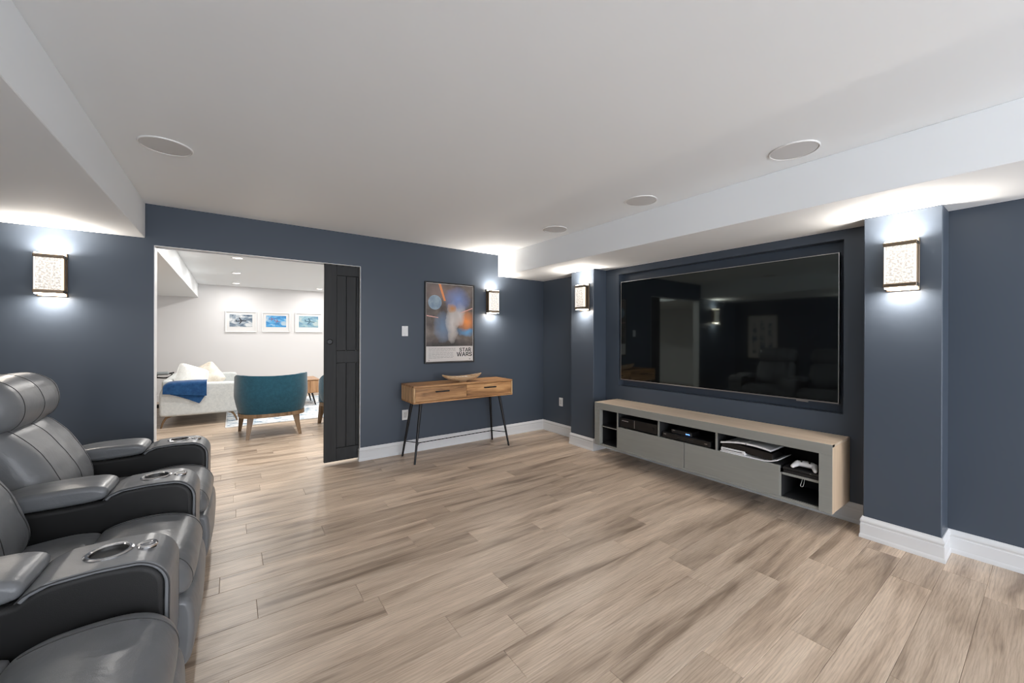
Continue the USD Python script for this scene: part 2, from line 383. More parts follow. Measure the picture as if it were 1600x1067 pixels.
wr = T('wall_right', kind='structure')
N0, N1, NZ0, NZ1, ND = .932, 3.015, .776, 2.079, .095     # niche for the television
wr.w('painted_board', cat(box(XW, XW + .2, YR, N0, 0, ZC), box(XW, XW + .2, N1, YW, 0, ZC), box(XW, XW + .2, N0, N1, 0, NZ0), box(XW, XW + .2, N0, N1, NZ1, ZC), box(XW + ND, XW + .2, N0, N1, NZ0, NZ1)), m_blue, smooth=False)
wr.w('pillar', box(XP, XW, P1B, P1A, 0, ZB, .004), m_blue, smooth=False)
wr.w('pillar', box(XP, XW, P2B, P2A, 0, ZB, .004), m_blue, smooth=False)
wl = T('wall_left', kind='structure')
wl.w('painted_board', box(XL - .12, XL, YR, YW2 - .02, 0, ZC), m_blue, smooth=False)
wf = T('wall_far', kind='structure')
wf.w('plaster_face', box(-3.2, 4.2, YF, YF + .1, 0, ZC), m_far, smooth=False)
wf.w('plaster_face', box(-3.25, -3.15, YW2, YF, 0, ZC), m_far, smooth=False)
wf.w('plaster_face', box(4.15, 4.25, YW2, YF, 0, ZC), m_far, smooth=False)

ce = T('ceiling', kind='structure')
ce.w('ceiling_board', box(-3.25, 4.25, YR, YF + .1, ZC, ZC + .1), m_white, smooth=False)
ce.w('bulkhead', box(XL, XBL, YR, YW, ZB, ZC, .003), m_white, smooth=False)
ce.w('bulkhead', box(XBR, XW, YR, YW, ZB, ZC, .003), m_white, smooth=False)
ce.w('bulkhead', box(-3.15, -.579, YW2, YF, 2.155, ZC, .003), m_white, smooth=False)

BASE = [(0, 0), (.018, 0), (.018, .018), (.0145, .026), (.013, .030), (.013, .093), (.0105, .098), (.0105, .106), (.014, .110), (.0145, .117), (.012, .126), (.006, .135), (.0045, .143), (0, .143)]
bb = T('baseboard_back', kind='structure')
bb.w('moulding', sweep_trim([(XW, YW), (DX1, YW), (DX1, YW + .034)], [(o, z) for o, z in BASE]), m_trim, smooth=25)
bb.w('moulding', sweep_trim([(DX0, YW), (XL, YW)], BASE), m_trim, smooth=25)
br = T('baseboard_right', kind='structure')
br.w('moulding', sweep_trim([(XW, YR), (XW, P2B), (XP, P2B), (XP, P2A), (XW, P2A), (XW, P1B), (XP, P1B), (XP, P1A), (XW, P1A), (XW, YW)], BASE), m_trim, smooth=25)
bl = T('baseboard_left', kind='structure')
bl.w('moulding', sweep_trim([(XL, YW), (XL, YR)], BASE), m_trim, smooth=25)
bf = T('baseboard_far', kind='structure')
bf.w('moulding', sweep_trim([(4.15, YF), (-3.15, YF)], BASE), m_trim, smooth=25)

# pocket door of charcoal boards
dr = T('door_1', loc=(.778, YW + .045, 0), kind='structure')
DW, DH0, DH1, DT = .93, .03, DZ + .03, .034
def dbox(x0, x1, z0, z1, y0=0.0, y1=DT, b=.002): return box(x0, x1, y0, y1, z0, z1, b)
dr.add('stile', dbox(0, .118, DH0, DH1), m_door); dr.add('stile', dbox(DW - .118, DW, DH0, DH1), m_door)
dr.add('rail', dbox(.118, DW - .118, DH1 - .14, DH1), m_door); dr.add('rail', dbox(.118, DW - .118, 1.063, 1.191), m_door); dr.add('rail', dbox(.118, DW - .118, DH0, .165), m_door)
for z0, z1 in ((.165, 1.063), (1.191, DH1 - .14)):
    for i in range(7):
        a = .118 + i * (DW - .236) / 7; dr.add('board', dbox(a, a + (DW - .236) / 7 - .001, z0, z1, .008, DT - .008, .004), m_door)
h = rot(lathe([(0, .0), (.030, 0), (.030, .004), (.024, .006), (.022, .002), (0, .002)], 32), (1, 0, 0), 90)
dr.add('door_pull', moved(h, .053, -.0005, 1.286), m_black_metal, label='round black recessed pull')

# ------------------------------------------------------------------ wall lamps
def sconce(loc, rotz, label):
    t = T('wall_sconce', label, 'wall lamp', loc, rotz, 'matching glass wall lamps')
    t.add('back_plate', box(-.077, .077, 0, .016, -.163, .163, .003), m_bronze)
    t.add('housing', box(-.058, .058, .016, .050, -.125, .125, .003), m_bronze)
    for s in (1, -1):
        t.add('cross_bar', box(-.077, .077, .016, .098, s * .118, s * .141, .003), m_bronze)
        t.add('diffuser', box(-.070, .070, .018, .094, s * .1415, s * .152, .002), m_led, label='glowing diffuser strip')
        L = UsdLux.RectLight.Define(stage, t.path + ('/up_light' if s > 0 else '/down_light'))
        L.CreateWidthAttr(.13); L.CreateHeightAttr(.040); L.CreateIntensityAttr(UP if s > 0 else DOWN); L.CreateColorAttr(Gf.Vec3f(1.0, .90, .80))
        L.AddTranslateOp().Set(Gf.Vec3d(0, .076, s * .1535))
        if s > 0: L.AddRotateXOp().Set(180.0)
    for s in (1, -1):
        t.add('side_post', box(s * .066, s * .077, .050, .066, -.118, .118, .001), m_bronze)
    t.add('glass_panel', box(-.064, .064, .070, .094, -.1175, .1175, .002), m_seed, label='seeded glass panel lit from behind')
    for s in (1, -1):
        t.add('glass_edge', box(s * .0645, s * .072, .070, .094, -.1175, .1175, .001), m_edge)
    return t
sconce((-1.088, YW, 1.797), 180, 'lit seeded-glass wall lamp on the navy wall left of the doorway, above the recliners')
sconce((2.785, YW, 1.800), 180, 'lit glass wall lamp on the navy wall right of the framed poster')
sconce((XP, 3.341, 1.820), 90, 'lit glass wall lamp on the narrow pillar left of the television')
sconce((XP, .581, 1.807), 90, 'lit seeded-glass wall lamp on the pillar right of the television')
sconce((XL, 2.1, 1.80), -90, 'lit glass wall lamp on the left wall behind the middle recliner')
sconce((XL, -1.4, 1.80), -90, 'lit glass wall lamp on the left wall, behind the camera')

# ------------------------------------------------------------------ ceiling speakers and downlights
def speaker(x, y, label, r=.123):
    t = T('ceiling_speaker', label, 'speaker', (x, y, ZC), 0, 'round white speakers set in the ceiling')
    t.add('trim_ring', lathe([(r, 0), (r, -.004), (r - .003, -.007), (r - .007, -.007), (r - .008, -.002), (r - .008, 0)], 64), m_white_pl)
    t.add('grille', lathe([(0, -.0065), (r * .5, -.0062), (r - .012, -.005), (r - .009, -.0035), (r - .009, 0), (0, 0)], 64), m_grille)
speaker(-.309, 2.985, 'round white ceiling speaker near the left bulkhead, above the recliners')
speaker(2.652, .899, 'largest-looking round ceiling speaker, nearest along the right bulkhead')
speaker(2.652, 1.945, 'middle one of three round ceiling speakers along the right bulkhead')
speaker(2.655, 2.972, 'farthest of three round ceiling speakers along the right bulkhead, nearest the poster wall')
def downlight(x, y, label, power=SPOT, group='round recessed downlights in the next room'):
    t = T('downlight', label, 'ceiling light', (x, y, ZC), 0, group)
    t.add('trim_ring', lathe([(.075, 0), (.075, -.004), (.07, -.006), (.058, -.004), (.056, 0)], 40), m_white_pl)
    t.add('lens', lathe([(0, -.002), (.056, -.002), (.056, 0), (0, 0)], 40), m_led)
    L = UsdLux.DiskLight.Define(stage, t.path + '/light'); L.CreateRadiusAttr(.055); L.CreateIntensityAttr(power); L.CreateColorAttr(Gf.Vec3f(1.0, .97, .93))
    L.AddTranslateOp().Set(Gf.Vec3d(0, 0, -.008))
downlight(.062, 6.70, 'nearest round downlight in the ceiling seen through the doorway')
downlight(.066, 8.32, 'middle downlight of the row of three seen through the doorway')
downlight(.072, 9.95, 'farthest downlight of the row of three, near the pale far wall', SPOT * .5)
downlight(1.655, 10.0, 'round downlight beside the dark pocket door edge, near the far wall', SPOT * .5)
for x, y in ((1.65, 8.32), (1.65, 6.70), (.06, 5.2), (1.65, 5.2), (3.1, 6.7), (3.1, 9.0)):
    downlight(x, y, 'recessed downlight hidden behind the navy wall or the pocket door', group='hidden downlights of the next room')

# ------------------------------------------------------------------ switch and outlets
def plate(name, loc, rotz, label, category, outlet):
    t = T(name, label, category, loc, rotz)
    t.add('cover_plate', box(-.036, .036, 0, .006, -.058, .058, .002), m_white_pl)
    if outlet:
        t.add('socket_face', box(-.017, .017, .006, .0085, -.034, .034, .002), simple('socket_grey' + numbered('m', 'x'), (.62, .62, .62), .4))
        t.add('slot', cat(*[box(sx - .001, sx + .001, .0085, .0088, z - .004, z + .004) for z in (.016, -.016) for sx in (-.006, .006)]), m_black)
    else:
        t.add('rocker', rot(box(-.016, .016, .006, .010, -.033, .033, .002), (1, 0, 0), 3), m_white_pl)
        t.add('screw', cat(*[moved(rot(lathe([(0, .001), (.003, .0005), (.003, 0), (0, 0)], 10), (1, 0, 0), -90), 0, .006, z) for z in (.048, -.048)]), m_silver)
plate('light_switch', (1.618, YW, 1.405), 180, 'white light switch between the pocket door and the framed poster', 'switch', False)
plate('wall_outlet', (1.623, YW, .442), 180, 'white wall outlet under the left end of the wooden console table', 'outlet', True)
plate('wall_outlet', (XW, 3.995, .446), 90, 'white wall outlet low on the short wall left of the pillar', 'outlet', True)

# ------------------------------------------------------------------ television
tv = T('television', 'very large flat black television recessed in the navy wall', 'television', (XW + ND, 1.974, .847))
tz = 1.987 - .847; hw = (2.988 - .960) / 2
tv.add('housing', box(-.080, -.012, -hw + .01, hw - .01, .01, tz - .01, .004), m_black)
tv.add('wall_mount', box(-.012, 0, -.4, .4, .3, .8), m_black_metal)
tv.add('screen', box(-.086, -.0795, -hw + .006, hw - .006, .010, tz - .006, .001), m_screen)
tv.add('bezel', cat(box(-.088, -.06, -hw, -hw + .006, 0, tz), box(-.088, -.06, hw - .006, hw, 0, tz), box(-.088, -.06, -hw + .006, hw - .006, tz - .006, tz), box(-.088, -.06, -hw + .006, hw - .006, 0, .010)), m_silver, smooth=False, label='thin silver edge frame')
tv.add('logo_tag', box(-.091, -.075, -.82, -.74, -.012, 0, .002), m_silver, label='small silver tag under the bottom edge')

# ------------------------------------------------------------------ floating media console
CX0, CX1, CYA, CYB, CZ0, CZ1 = 3.310, XW, .893, 3.030, .147, .619
mc = T('media_console', 'long floating grey media console with light oak top under the television', 'media console', ((CX0 + CX1) / 2, (CYA + CYB) / 2, CZ0))
pt, tt = .076, .074      # post and top thickness
mc.w('top', cat(box(CX0 + .004, CX1, CYA, CYB, CZ1 - .018, CZ1, .0015)), m_oak, label='light oak top board')
mc.w('front_frame', cat(box(CX0, CX0 + .05, CYA, CYB, CZ1 - tt, CZ1 - .001, .0015), box(CX0, CX0 + .05, CYA, CYA + pt, CZ0, CZ1 - tt, .0015), box(CX0, CX0 + .05, CYB - pt, CYB, CZ0, CZ1 - tt, .0015)), m_greige, smooth=20)
mc.w('end_panel', box(CX0 + .05, CX1, CYA, CYA + .03, CZ0, CZ1 - .018, .0015), m_oakz, label='light oak end panel'); mc.w('end_panel', box(CX0 + .05, CX1, CYB - .03, CYB, CZ0, CZ1 - .018, .0015), m_oakz)
mc.w('end_cover', box(CX0 + .002, CX0 + .05, CYA - .0015, CYA, CZ0 + .001, CZ1 - .019), m_oakz)
IA, IB = CYA + .03, CYB - .03
mc.w('bottom_panel', box(CX0 + .012, CX1, IA, IB, CZ0, CZ0 + .018, .001), m_greige)
mc.w('back_panel', box(CX1 - .012, CX1 - .004, IA, IB, CZ0 + .018, CZ1 - .018), m_black, smooth=False)
DRT = .392               # top of the drawer fronts
for a, b in ((1.974, 2.727), (1.212, 1.967)):
    mc.w('drawer_front', box(CX0 + .014, CX0 + .033, a, b, CZ0 + .002, DRT, .0015), m_greige)
mc.w('shelf', box(CX0 + .034, CX1 - .012, 1.212, 2.727, DRT - .024, DRT - .002, .001), simple('charcoal_shelf', (.034, .035, .036), .4), label='dark shelf above the two drawers')
m_lining = simple('charcoal_lining', (.030, .031, .032), .5)
def panel_with_edge(name, y0, y1, z0, z1, x0):
    p = mc.w(name, box(x0 + .004, CX1 - .012, y0, y1, z0, z1), m_lining, smooth=False)
    mc.w('edge_strip', box(x0, x0 + .004, y0, y1, z0, z1, .001), m_greige, parent=p)
for y in (2.727, 2.235, 1.683):
    panel_with_edge('divider', y - .009, y + .009, CZ0 + .018 if y > 2.7 else DRT - .002, CZ1 - .018, CX0 + .02)
panel_with_edge('divider', 1.203, 1.219, CZ0 + .018, .345, CX0 + .02)
panel_with_edge('shelf', 2.736, IB - .004, .352, .362, CX0 + .03)
panel_with_edge('shelf', IA + .004, 1.219, .327, .345, CX0 + .03)
for y0, y1 in ((IA, IA + .003), (IB - .003, IB)): mc.w('lining', box(CX0 + .05, CX1 - .012, y0, y1, CZ0 + .018, CZ1 - .018), m_lining, smooth=False)
mc.w('lining', box(CX0 + .05, CX1 - .012, IA + .003, IB - .003, CZ1 - .021, CZ1 - .018), m_lining, smooth=False)
for y0, y1 in ((IA + .003, 1.203), (2.736, IB - .003)): mc.w('lining', box(CX0 + .03, CX1 - .012, y0, y1, CZ0 + .018, CZ0 + .020), m_lining, smooth=False)

# devices in the console
SZ = DRT - .002
def device(name, label, category, x0, x1, y0, y1, z0): return T(name, label, category, ((x0 + x1) / 2, (y0 + y1) / 2, z0))
t = device('audio_receiver', 'black audio receiver in the left upper bay of the media console', 'receiver', 3.34, 3.62, 2.27, 2.70, SZ)
for sx in (3.37, 3.58):
    for sy in (2.30, 2.66): t.w('foot', moved(lathe([(0, 0), (.014, 0), (.014, .008), (0, .008)], 14), sx, sy, SZ), m_black)
t.w('body', box(3.352, 3.62, 2.262, 2.706, SZ + .008, SZ + .105, .003), m_black); t.w('front_glass', box(3.346, 3.353, 2.262, 2.706, SZ + .012, SZ + .103, .001), m_gloss, label='gloss black front')
t.w('display', box(3.3445, 3.3465, 2.60, 2.68, SZ + .072, SZ + .080), m_silver); t.w('trim_line', box(3.3445, 3.3465, 2.52, 2.526, SZ + .02, SZ + .1), m_silver)
t.w('volume_knob', rot(moved(lathe([(0, .012), (.014, .011), (.016, 0), (0, 0)], 24), 0, 0, 0), (0, 1, 0), -90).apply_translation((3.346, 2.31, SZ + .055)), m_gloss)
t = device('disc_player', 'slim black disc player in the middle bay of the media console', 'disc player', 3.34, 3.60, 1.745, 2.205, SZ)
for sx in (3.37, 3.56):
    for sy in (1.78, 2.17): t.w('foot', moved(lathe([(0, 0), (.012, 0), (.012, .006), (0, .006)], 14), sx, sy, SZ), m_black)
t.w('body', box(3.352, 3.60, 1.745, 2.205, SZ + .006, SZ + .054, .003), m_black); t.w('front_panel', box(3.347, 3.353, 1.745, 2.205, SZ + .008, SZ + .05, .001), m_gloss)
t.w('disc_tray', box(3.3455, 3.3475, 1.90, 2.05, SZ + .026, SZ + .036), m_black); t.w('badge', box(3.3455, 3.3475, 2.165, 2.19, SZ + .036, SZ + .041), m_silver); t.w('button', box(3.3455, 3.3475, 1.77, 1.795, SZ + .026, SZ + .031), m_silver)
t = device('streaming_box', 'small black box with blue display on top of the disc player', 'media box', 3.37, 3.52, 1.93, 2.13, SZ + .054)
t.w('body', box(3.375, 3.52, 1.93, 2.13, SZ + .0545, SZ + .092, .003), m_black)
t.w('display', box(3.3735, 3.3755, 1.945, 1.985, SZ + .064, SZ + .074), mat('blue_display', {'e': ('emission', dict(color=(.12, .3, 1.0), strength=1.6))}, surface='e.emission'), label='lit blue display')
t.w('badge', box(3.3735, 3.3755, 2.09, 2.115, SZ + .08, SZ + .085), m_silver)
# white game console lying flat
t = device('game_console', 'white and black game console lying flat in the right bay of the media console', 'game console', 3.34, 3.58, 1.25, 1.655, SZ)
def slab(y0, y1, x0, x1, zf, th, n=14):
    """curved plate: zf(u) gives its underside across y"""
    us = np.linspace(0, 1, n); V = []
    for u in us:
        y = y1 + (y0 - y1) * u; z = zf(u)
        V += [(x0, y, z), (x1, y, z), (x1, y, z + th), (x0, y, z + th)]
    f = []
    for i in range(n - 1):
        a = 4 * i
        for j in range(4):
            l = (j + 1) % 4; f += [(a + j, a + l, a + 4 + l), (a + j, a + 4 + l, a + 4 + j)]
    e = 4 * (n - 1); f += [(0, 2, 1), (0, 3, 2), (e, e + 1, e + 2), (e, e + 2, e + 3)]
    m = trimesh.Trimesh(np.array(V), f, process=False); m.fix_normals(); return m
t.w('base_plate', slab(1.225, 1.655, 3.335, 3.585, lambda u: SZ + .001 + .03 * max(0, (u - .72) / .28) ** 2, .009), m_white_pl)
t.w('disc_housing', box(3.337, 3.58, 1.46, 1.652, SZ + .010, SZ + .040, .006), m_white_pl); t.w('disc_slot', box(3.3355, 3.338, 1.48, 1.635, SZ + .024, SZ + .028), m_black)
t.w('core', slab(1.27, 1.645, 3.345, 3.575, lambda u: SZ + .018 + (.022 * (1 - u)), .052), m_gloss, label='gloss black core')
t.w('top_plate', slab(1.455, 1.652, 3.335, 3.585, lambda u: SZ + .070 + .030 * math.sin(u * 1.5), .013), m_white_pl)
t.w('top_plate', slab(1.275, 1.449, 3.335, 3.585, lambda u: SZ + .099 + .006 * u - .02 * u * u, .013), m_white_pl)
t = device('older_game_console', 'slim black game console on the right-hand shelf of the media console', 'game console', 3.34, 3.58, .985, 1.21, .345)
t.w('lower_case', box(3.345, 3.60, .975, 1.196, .345, .366, .003), m_black); t.w('upper_case', box(3.340, 3.60, .975, 1.196, .370, .388, .003), m_black); t.w('recess', box(3.350, 3.59, .979, 1.192, .365, .371), m_gloss); t.w('button', box(3.3385, 3.3405, 1.02, 1.03, .376, .380), m_silver)
# pad
t = T('game_controller', 'white game controller on the black console in the media console', 'game controller', (3.395, 1.068, .388))
from manifold3d import Manifold
def hullpts(sp):
    return Manifold.batch_hull([Manifold.sphere(r, 20).translate(p) for p, r in sp])
padm = hullpts([((0, -.045, .034), .020), ((0, .045, .034), .020), ((.03, -.03, .036), .016), ((.03, .03, .036), .016)]) + hullpts([((0, -.050, .034), .021), ((-.045, -.068, .016), .014)]) + hullpts([((0, .050, .034), .021), ((-.045, .068, .016), .014)])
pm = trimesh.Trimesh(*meshkit.arrays(padm.refine_to_length(.006))[:2]); trimesh.smoothing.filter_taubin(pm, iterations=12)
t.add('body', pm, m_white_pl, smooth=True)
for s in (1, -1): t.add('thumb_stick', moved(lathe([(0, .014), (.008, .013), (.008, .010), (.005, .008), (.005, 0), (0, 0)], 18), -.012, s * .024, .050), m_black)
t.add('touch_pad', moved(box(.0, .026, -.02, .02, 0, .004, .002), .004, 0, .051), m_white_pl)
t.add('face_buttons', cat(*[moved(lathe([(0, .004), (.004, .003), (.004, 0), (0, 0)], 12), .012 + dx, -.047 + dy, .050) for dx, dy in ((.009, 0), (-.009, 0), (0, .009), (0, -.009))]), m_gloss)
t = T('charging_cable', 'loop of pale cable hanging in the lower right bay of the media console', 'cable', (3.38, 1.09, .327))
t.w('cord', tube(chaikin([(3.40, 1.09, .3255), (3.385, 1.092, .29), (3.38, 1.10, .265), (3.38, 1.088, .255), (3.383, 1.078, .275), (3.40, 1.078, .3255)], 3, False), .0018, 6), m_white_pl)

# ------------------------------------------------------------------ console table under the poster
TX0, TX1, TY0, TY1, TZ0, TZ1 = 1.571, 2.861, 3.985, 4.358, .620, .812
ct = T('console_table', 'wooden console table with two drawers and splayed black metal legs', 'console table', ((TX0 + TX1) / 2, (TY0 + TY1) / 2, 0))
ct.w('top', box(TX0, TX1, TY0, TY1, TZ1 - .020, TZ1, .002), m_acacia); ct.w('bottom', box(TX0, TX1, TY0, TY1, TZ0, TZ0 + .018, .002), m_acacia)
for a, b in ((TX0, TX0 + .02), (TX1 - .02, TX1)): ct.w('side', box(a, b, TY0, TY1, TZ0 + .018, TZ1 - .020, .002), m_acacia_end)
ct.w('back', box(TX0 + .02, TX1 - .02, TY1 - .012, TY1, TZ0 + .018, TZ1 - .02), m_acacia)
mid = 2.212
for a, b in ((TX0 + .022, mid - .0015), (mid + .0015, TX1 - .022)):
    d = ct.w('drawer', box(a, b, TY0 + .004, TY1 - .03, TZ0 + .021, TZ1 - .023, .002), m_acacia)
    hx = (a + b) / 2 - .005; hz = (TZ0 + TZ1) / 2 + .024
    ct.w('handle', cat(box(hx - .083, hx + .083, TY0 - .028, TY0 - .018, hz - .007, hz + .007, .002), *[box(hx + s * .07 - .005, hx + s * .07 + .005, TY0 - .02, TY0 + .004, hz - .005, hz + .005) for s in (-1, 1)]), m_black_metal, parent=d, label='black bar handle')
feet = {(-1, -1): (1.560, 3.925), (-1, 1): (1.560, 4.290), (1, -1): (2.785, 3.955), (1, 1): (2.770, 4.310)}
tops = {(-1, -1): (1.675, 4.045), (-1, 1): (1.655, 4.245), (1, -1): (2.700, 4.045), (1, 1): (2.690, 4.245)}
def lerp(a, b, t): return tuple(np.array(a) + (np.array(b) - np.array(a)) * t)
mids = {}
for k in feet:
    p0, p1 = (*feet[k], 0.0), (*tops[k], TZ0 + .002)
    ct.w('leg', frustum(p0, p1, .0105, .0170, 16), m_black_metal)
    mids[k] = lerp(p0, p1, .27)
for sx in (-1, 1):
    j = ((mids[(sx, -1)][0] + mids[(sx, 1)][0]) / 2 - sx * .10, (mids[(sx, -1)][1] + mids[(sx, 1)][1]) / 2, mids[(sx, 1)][2])
    for sy in (-1, 1):
        ct.w('stretcher', tube([mids[(sx, sy)], j], .0045, 8), m_black_metal)
    if sx < 0: j0 = j
    else: ct.w('stretcher', tube([j0, j], .0045, 8), m_black_metal)

# boat-shaped bowl with shells
bw = T('wooden_bowl', 'long boat-shaped pale wooden bowl on the console table', 'bowl', (2.225, 4.12, TZ1))
def boat(L, W, H, zc, n=41, mrow=13, inner=False):
    V = []
    for i in range(n):
        u = -1 + 2 * i / (n - 1); w_ = W * (1 - abs(u) ** 2.4) ** .8 + .003; zt = .062 + .030 * abs(u) ** 2; zb = zc + (zt - .012 - zc) * abs(u) ** 2.2
        if inner: w_ = max(w_ - .006, .001); zb += .006
        for j in range(mrow):
            a = -np.pi / 2 + np.pi * j / (mrow - 1)
            V.append((u * (L - (.012 if inner else 0)), w_ * math.sin(a), zt - (zt - zb) * math.cos(a)))
    return np.array(V)
n_, m_ = 41, 13
A, B = boat(.262, .075, .06, .006), boat(.262, .075, .06, .006, inner=True)
F = []
for i in range(n_ - 1):
    for j in range(m_ - 1):
        a, b, c_, d = i * m_ + j, i * m_ + j + 1, (i + 1) * m_ + j + 1, (i + 1) * m_ + j
        F += [(a, b, c_), (a, c_, d)]; o = n_ * m_; F += [(o + a, o + c_, o + b), (o + a, o + d, o + c_)]
    for j in (0, m_ - 1):
        a, d, o = i * m_ + j, (i + 1) * m_ + j, n_ * m_; F += [(a, d, o + d), (a, o + d, o + a)]
bm = trimesh.Trimesh(np.vstack([A, B]), F, process=False); bm.fix_normals()
m_bowl = wood('pale_bowl_wood', (.40, .24, .12), (.58, .40, .24), (.68, .52, .36), 'x', 2.0, .38)
bw.add('shell', bm, m_bowl, smooth=50)
bw.add('foot', box(-.05, .05, -.022, .022, 0, .010, .003), m_bowl)
m_shell = simple('white_shell', (.78, .74, .68), .4)
for i, (x, y, r) in enumerate(((-.07, .0, .028), (.0, -.012, .026), (.055, .01, .024), (.105, -.004, .020), (-.02, .028, .022))):
    s = T('sea_shell', ('white shell in the wooden bowl, ' + ('second from its left end', 'at the bowl\'s middle', 'right of the middle', 'nearest its right end', 'at the back against the wall side')[i]), 'shell', (2.225 + x, 4.12 + y, TZ1 + .012 + .030))
    mm = trimesh.creation.icosphere(3, r); v = mm.vertices; ang = np.arctan2(v[:, 1], v[:, 0]); v = v * (1.15, .9, .72) * (1 + .06 * np.sin(ang * 9))[:, None]; mm.vertices = v
    s.add('shell_body', mm, m_shell, smooth=True); s.add('spire', frustum((r * .9, 0, 0), (r * 1.7, 0, .004), r * .5, .002, 14), m_shell)

# ------------------------------------------------------------------ framed poster (title and layout only, its picture is a plain stand-in)
def poster(loc, rotz, label, w, h, art):
    t = T('framed_poster', label, 'poster', loc, rotz)
    fw = .016
    for x0, x1, z0, z1 in ((-w / 2, w / 2, 0, fw), (-w / 2, w / 2, h - fw, h), (-w / 2, -w / 2 + fw, fw, h - fw), (w / 2 - fw, w / 2, fw, h - fw)):
        t.add('frame_rail', box(x0, x1, 0, .022, z0, z1, .002), m_black)
    art(t, w, h, fw); return t
def glow(nodes, links, tag, cx, cz, sx, sz, col, prev, power=1.0):
    """one soft-edged patch of printed colour on a sheet in its own x, z plane"""
    nodes['mp' + tag] = ('mapping', dict(location=(-cx / sx, 0, -cz / sz), scale=(1 / sx, 0, 1 / sz)))
    nodes['g' + tag] = ('gradient_texture', dict(gradient_type='spherical'))
    nodes['pw' + tag] = ('math', dict(math_type='power', value2=power)); nodes['mx' + tag] = ('mix', dict(color2=col))
    links += [('wv.vector', 'mp' + tag + '.vector'), ('mp' + tag + '.vector', 'g' + tag + '.vector'), ('g' + tag + '.fac', 'pw' + tag + '.value1'), ('pw' + tag + '.value', 'mx' + tag + '.fac'), (prev, 'mx' + tag + '.color1')]
    return 'mx' + tag + '.color'
def art1(t, w, h, fw):
    N = {'tc': ('texture_coordinate', {}), 'nv': ('noise_texture', dict(scale=9.0, detail=4)), 'sc': ('vector_math', dict(math_type='multiply_add', vector2=(.10, 0, .10), vector3=(-.05, 0, -.05))), 'wv': ('vector_math', dict(math_type='add')),
         'n': ('noise_texture', dict(scale=7.0, detail=5)), 'r': ('rgb_ramp', dict(ramp=[(.3, (.075, .060, .052)), (.55, (.16, .13, .115)), (.75, (.24, .20, .18))])), 'p': ('principled_bsdf', dict(roughness=.35))}
    L = [('tc.object', 'nv.vector'), ('nv.color', 'sc.vector1'), ('sc.vector', 'wv.vector2'), ('tc.object', 'wv.vector1'), ('tc.object', 'n.vector'), ('n.fac', 'r.fac')]
    c_ = 'r.color'
    for i, (cx, cz, sx, sz, col, pw) in enumerate([(.0, .18, .40, .13, (.02, .02, .02), .6), (-.12, .86, .26, .16, (.26, .19, .17), .9), (.22, .52, .17, .14, (.75, .25, .06), .8), (.25, .38, .18, .05, (.10, .28, .50), .7), (-.10, .44, .12, .20, (.16, .24, .36), .6),
                                                   (.03, .50, .085, .27, (.62, .58, .55), .5), (.13, .60, .08, .16, (.60, .57, .55), .6), (.10, .78, .19, .16, (.20, .28, .55), .8), (.03, .67, .06, .07, (.55, .25, .08), .6)]):
        c_ = glow(N, L, str(i), -cx, cz, sx, sz, col, c_, pw)
    L.append((c_, 'p.base_color'))
    t.add('print', box(-w / 2 + fw, w / 2 - fw, .004, .012, fw, h - fw), mat('printed_picture', N, L), smooth=False)
    cap = .205
    m_paper = simple('poster_paper', (.62, .59, .57), .45); m_ink = simple('poster_ink', (.02, .02, .022), .5); m_ink2 = simple('poster_grey_ink', (.30, .29, .28), .5)
    cp = t.add('caption_band', box(-w / 2 + fw + .006, w / 2 - fw - .006, .012, .0126, fw + .006, cap), m_paper)
    t.add('white_margin', cat(box(-w / 2 + fw, -w / 2 + fw + .006, .012, .0128, fw, h - fw), box(w / 2 - fw - .006, w / 2 - fw, .012, .0128, fw, h - fw), box(-w / 2 + fw, w / 2 - fw, .012, .0128, h - fw - .006, h - fw)), m_paper)
    # the rotated frame shows its local -x side on the right
    def ink(name, m, mt): t.add(name, m, mt, parent=cp, smooth=False)
    dsk = rot(lathe([(0, .0006), (.088, .0006), (.088, 0), (0, 0)], 48), (1, 0, 0), -90)
    t.add('printed_disc', moved(dsk, .205, .012, .735), mat('pale_blue_disc', {'tc': ('texture_coordinate', {}), 'n': ('noise_texture', dict(scale=14.0, detail=4)), 'r': ('rgb_ramp', dict(ramp=[(.3, (.16, .24, .33)), (.7, (.36, .44, .50))])), 'p': ('principled_bsdf', dict(roughness=.4))}, [('tc.object', 'n.vector'), ('n.fac', 'r.fac'), ('r.color', 'p.base_color')]))
    m_str = simple('orange_print', (.80, .30, .12), .4); m_pk = simple('pink_print', (.78, .42, .36), .4)
    def quad(p, d=.0007):
        v = [(x, .012, z) for x, z in p] + [(x, .012 + d, z) for x, z in p]
        return trimesh.PointCloud(np.array(v)).convex_hull
    t.add('printed_streak', quad([(.160, .960), (.128, .960), (.062, .760), (.088, .757)]), m_str)
    t.add('printed_streak', quad([(.31, .578), (.31, .566), (.16, .548), (.16, .556)]), m_pk); t.add('printed_streak', quad([(-.31, .69), (-.31, .676), (-.14, .615), (-.14, .622)]), m_pk)
    for word, z, x, s in (('STAR', .136, -.125, .046), ('WARS', .078, -.088, .050)):
        wm = meshkit.text_mesh(word, s, .0008, bold=True); wm.apply_translation((-wm.bounds[0][0], 0, 0)); L_ = wm.bounds[1][0]
        want = .165 if word == 'STAR' else .215
        v = wm.vertices.copy(); v[:, 0] *= want / L_; wm.vertices = np.column_stack([x - v[:, 0] + (0), .0126 + v[:, 2], z + v[:, 1]]); wm.fix_normals()
        ink('title_word', wm, m_ink)
    bars = []
    r2 = random.Random(3)
    for i, z in enumerate((.178, .166, .150, .128, .112, .098, .080, .066)):
        x = .285
        while x > (-.06 if z > .14 else -.02):
            l = r2.uniform(.015, .05); bars.append(box(x - l, x, .0126, .0129, z - .002, z + .002)); x -= l + .008
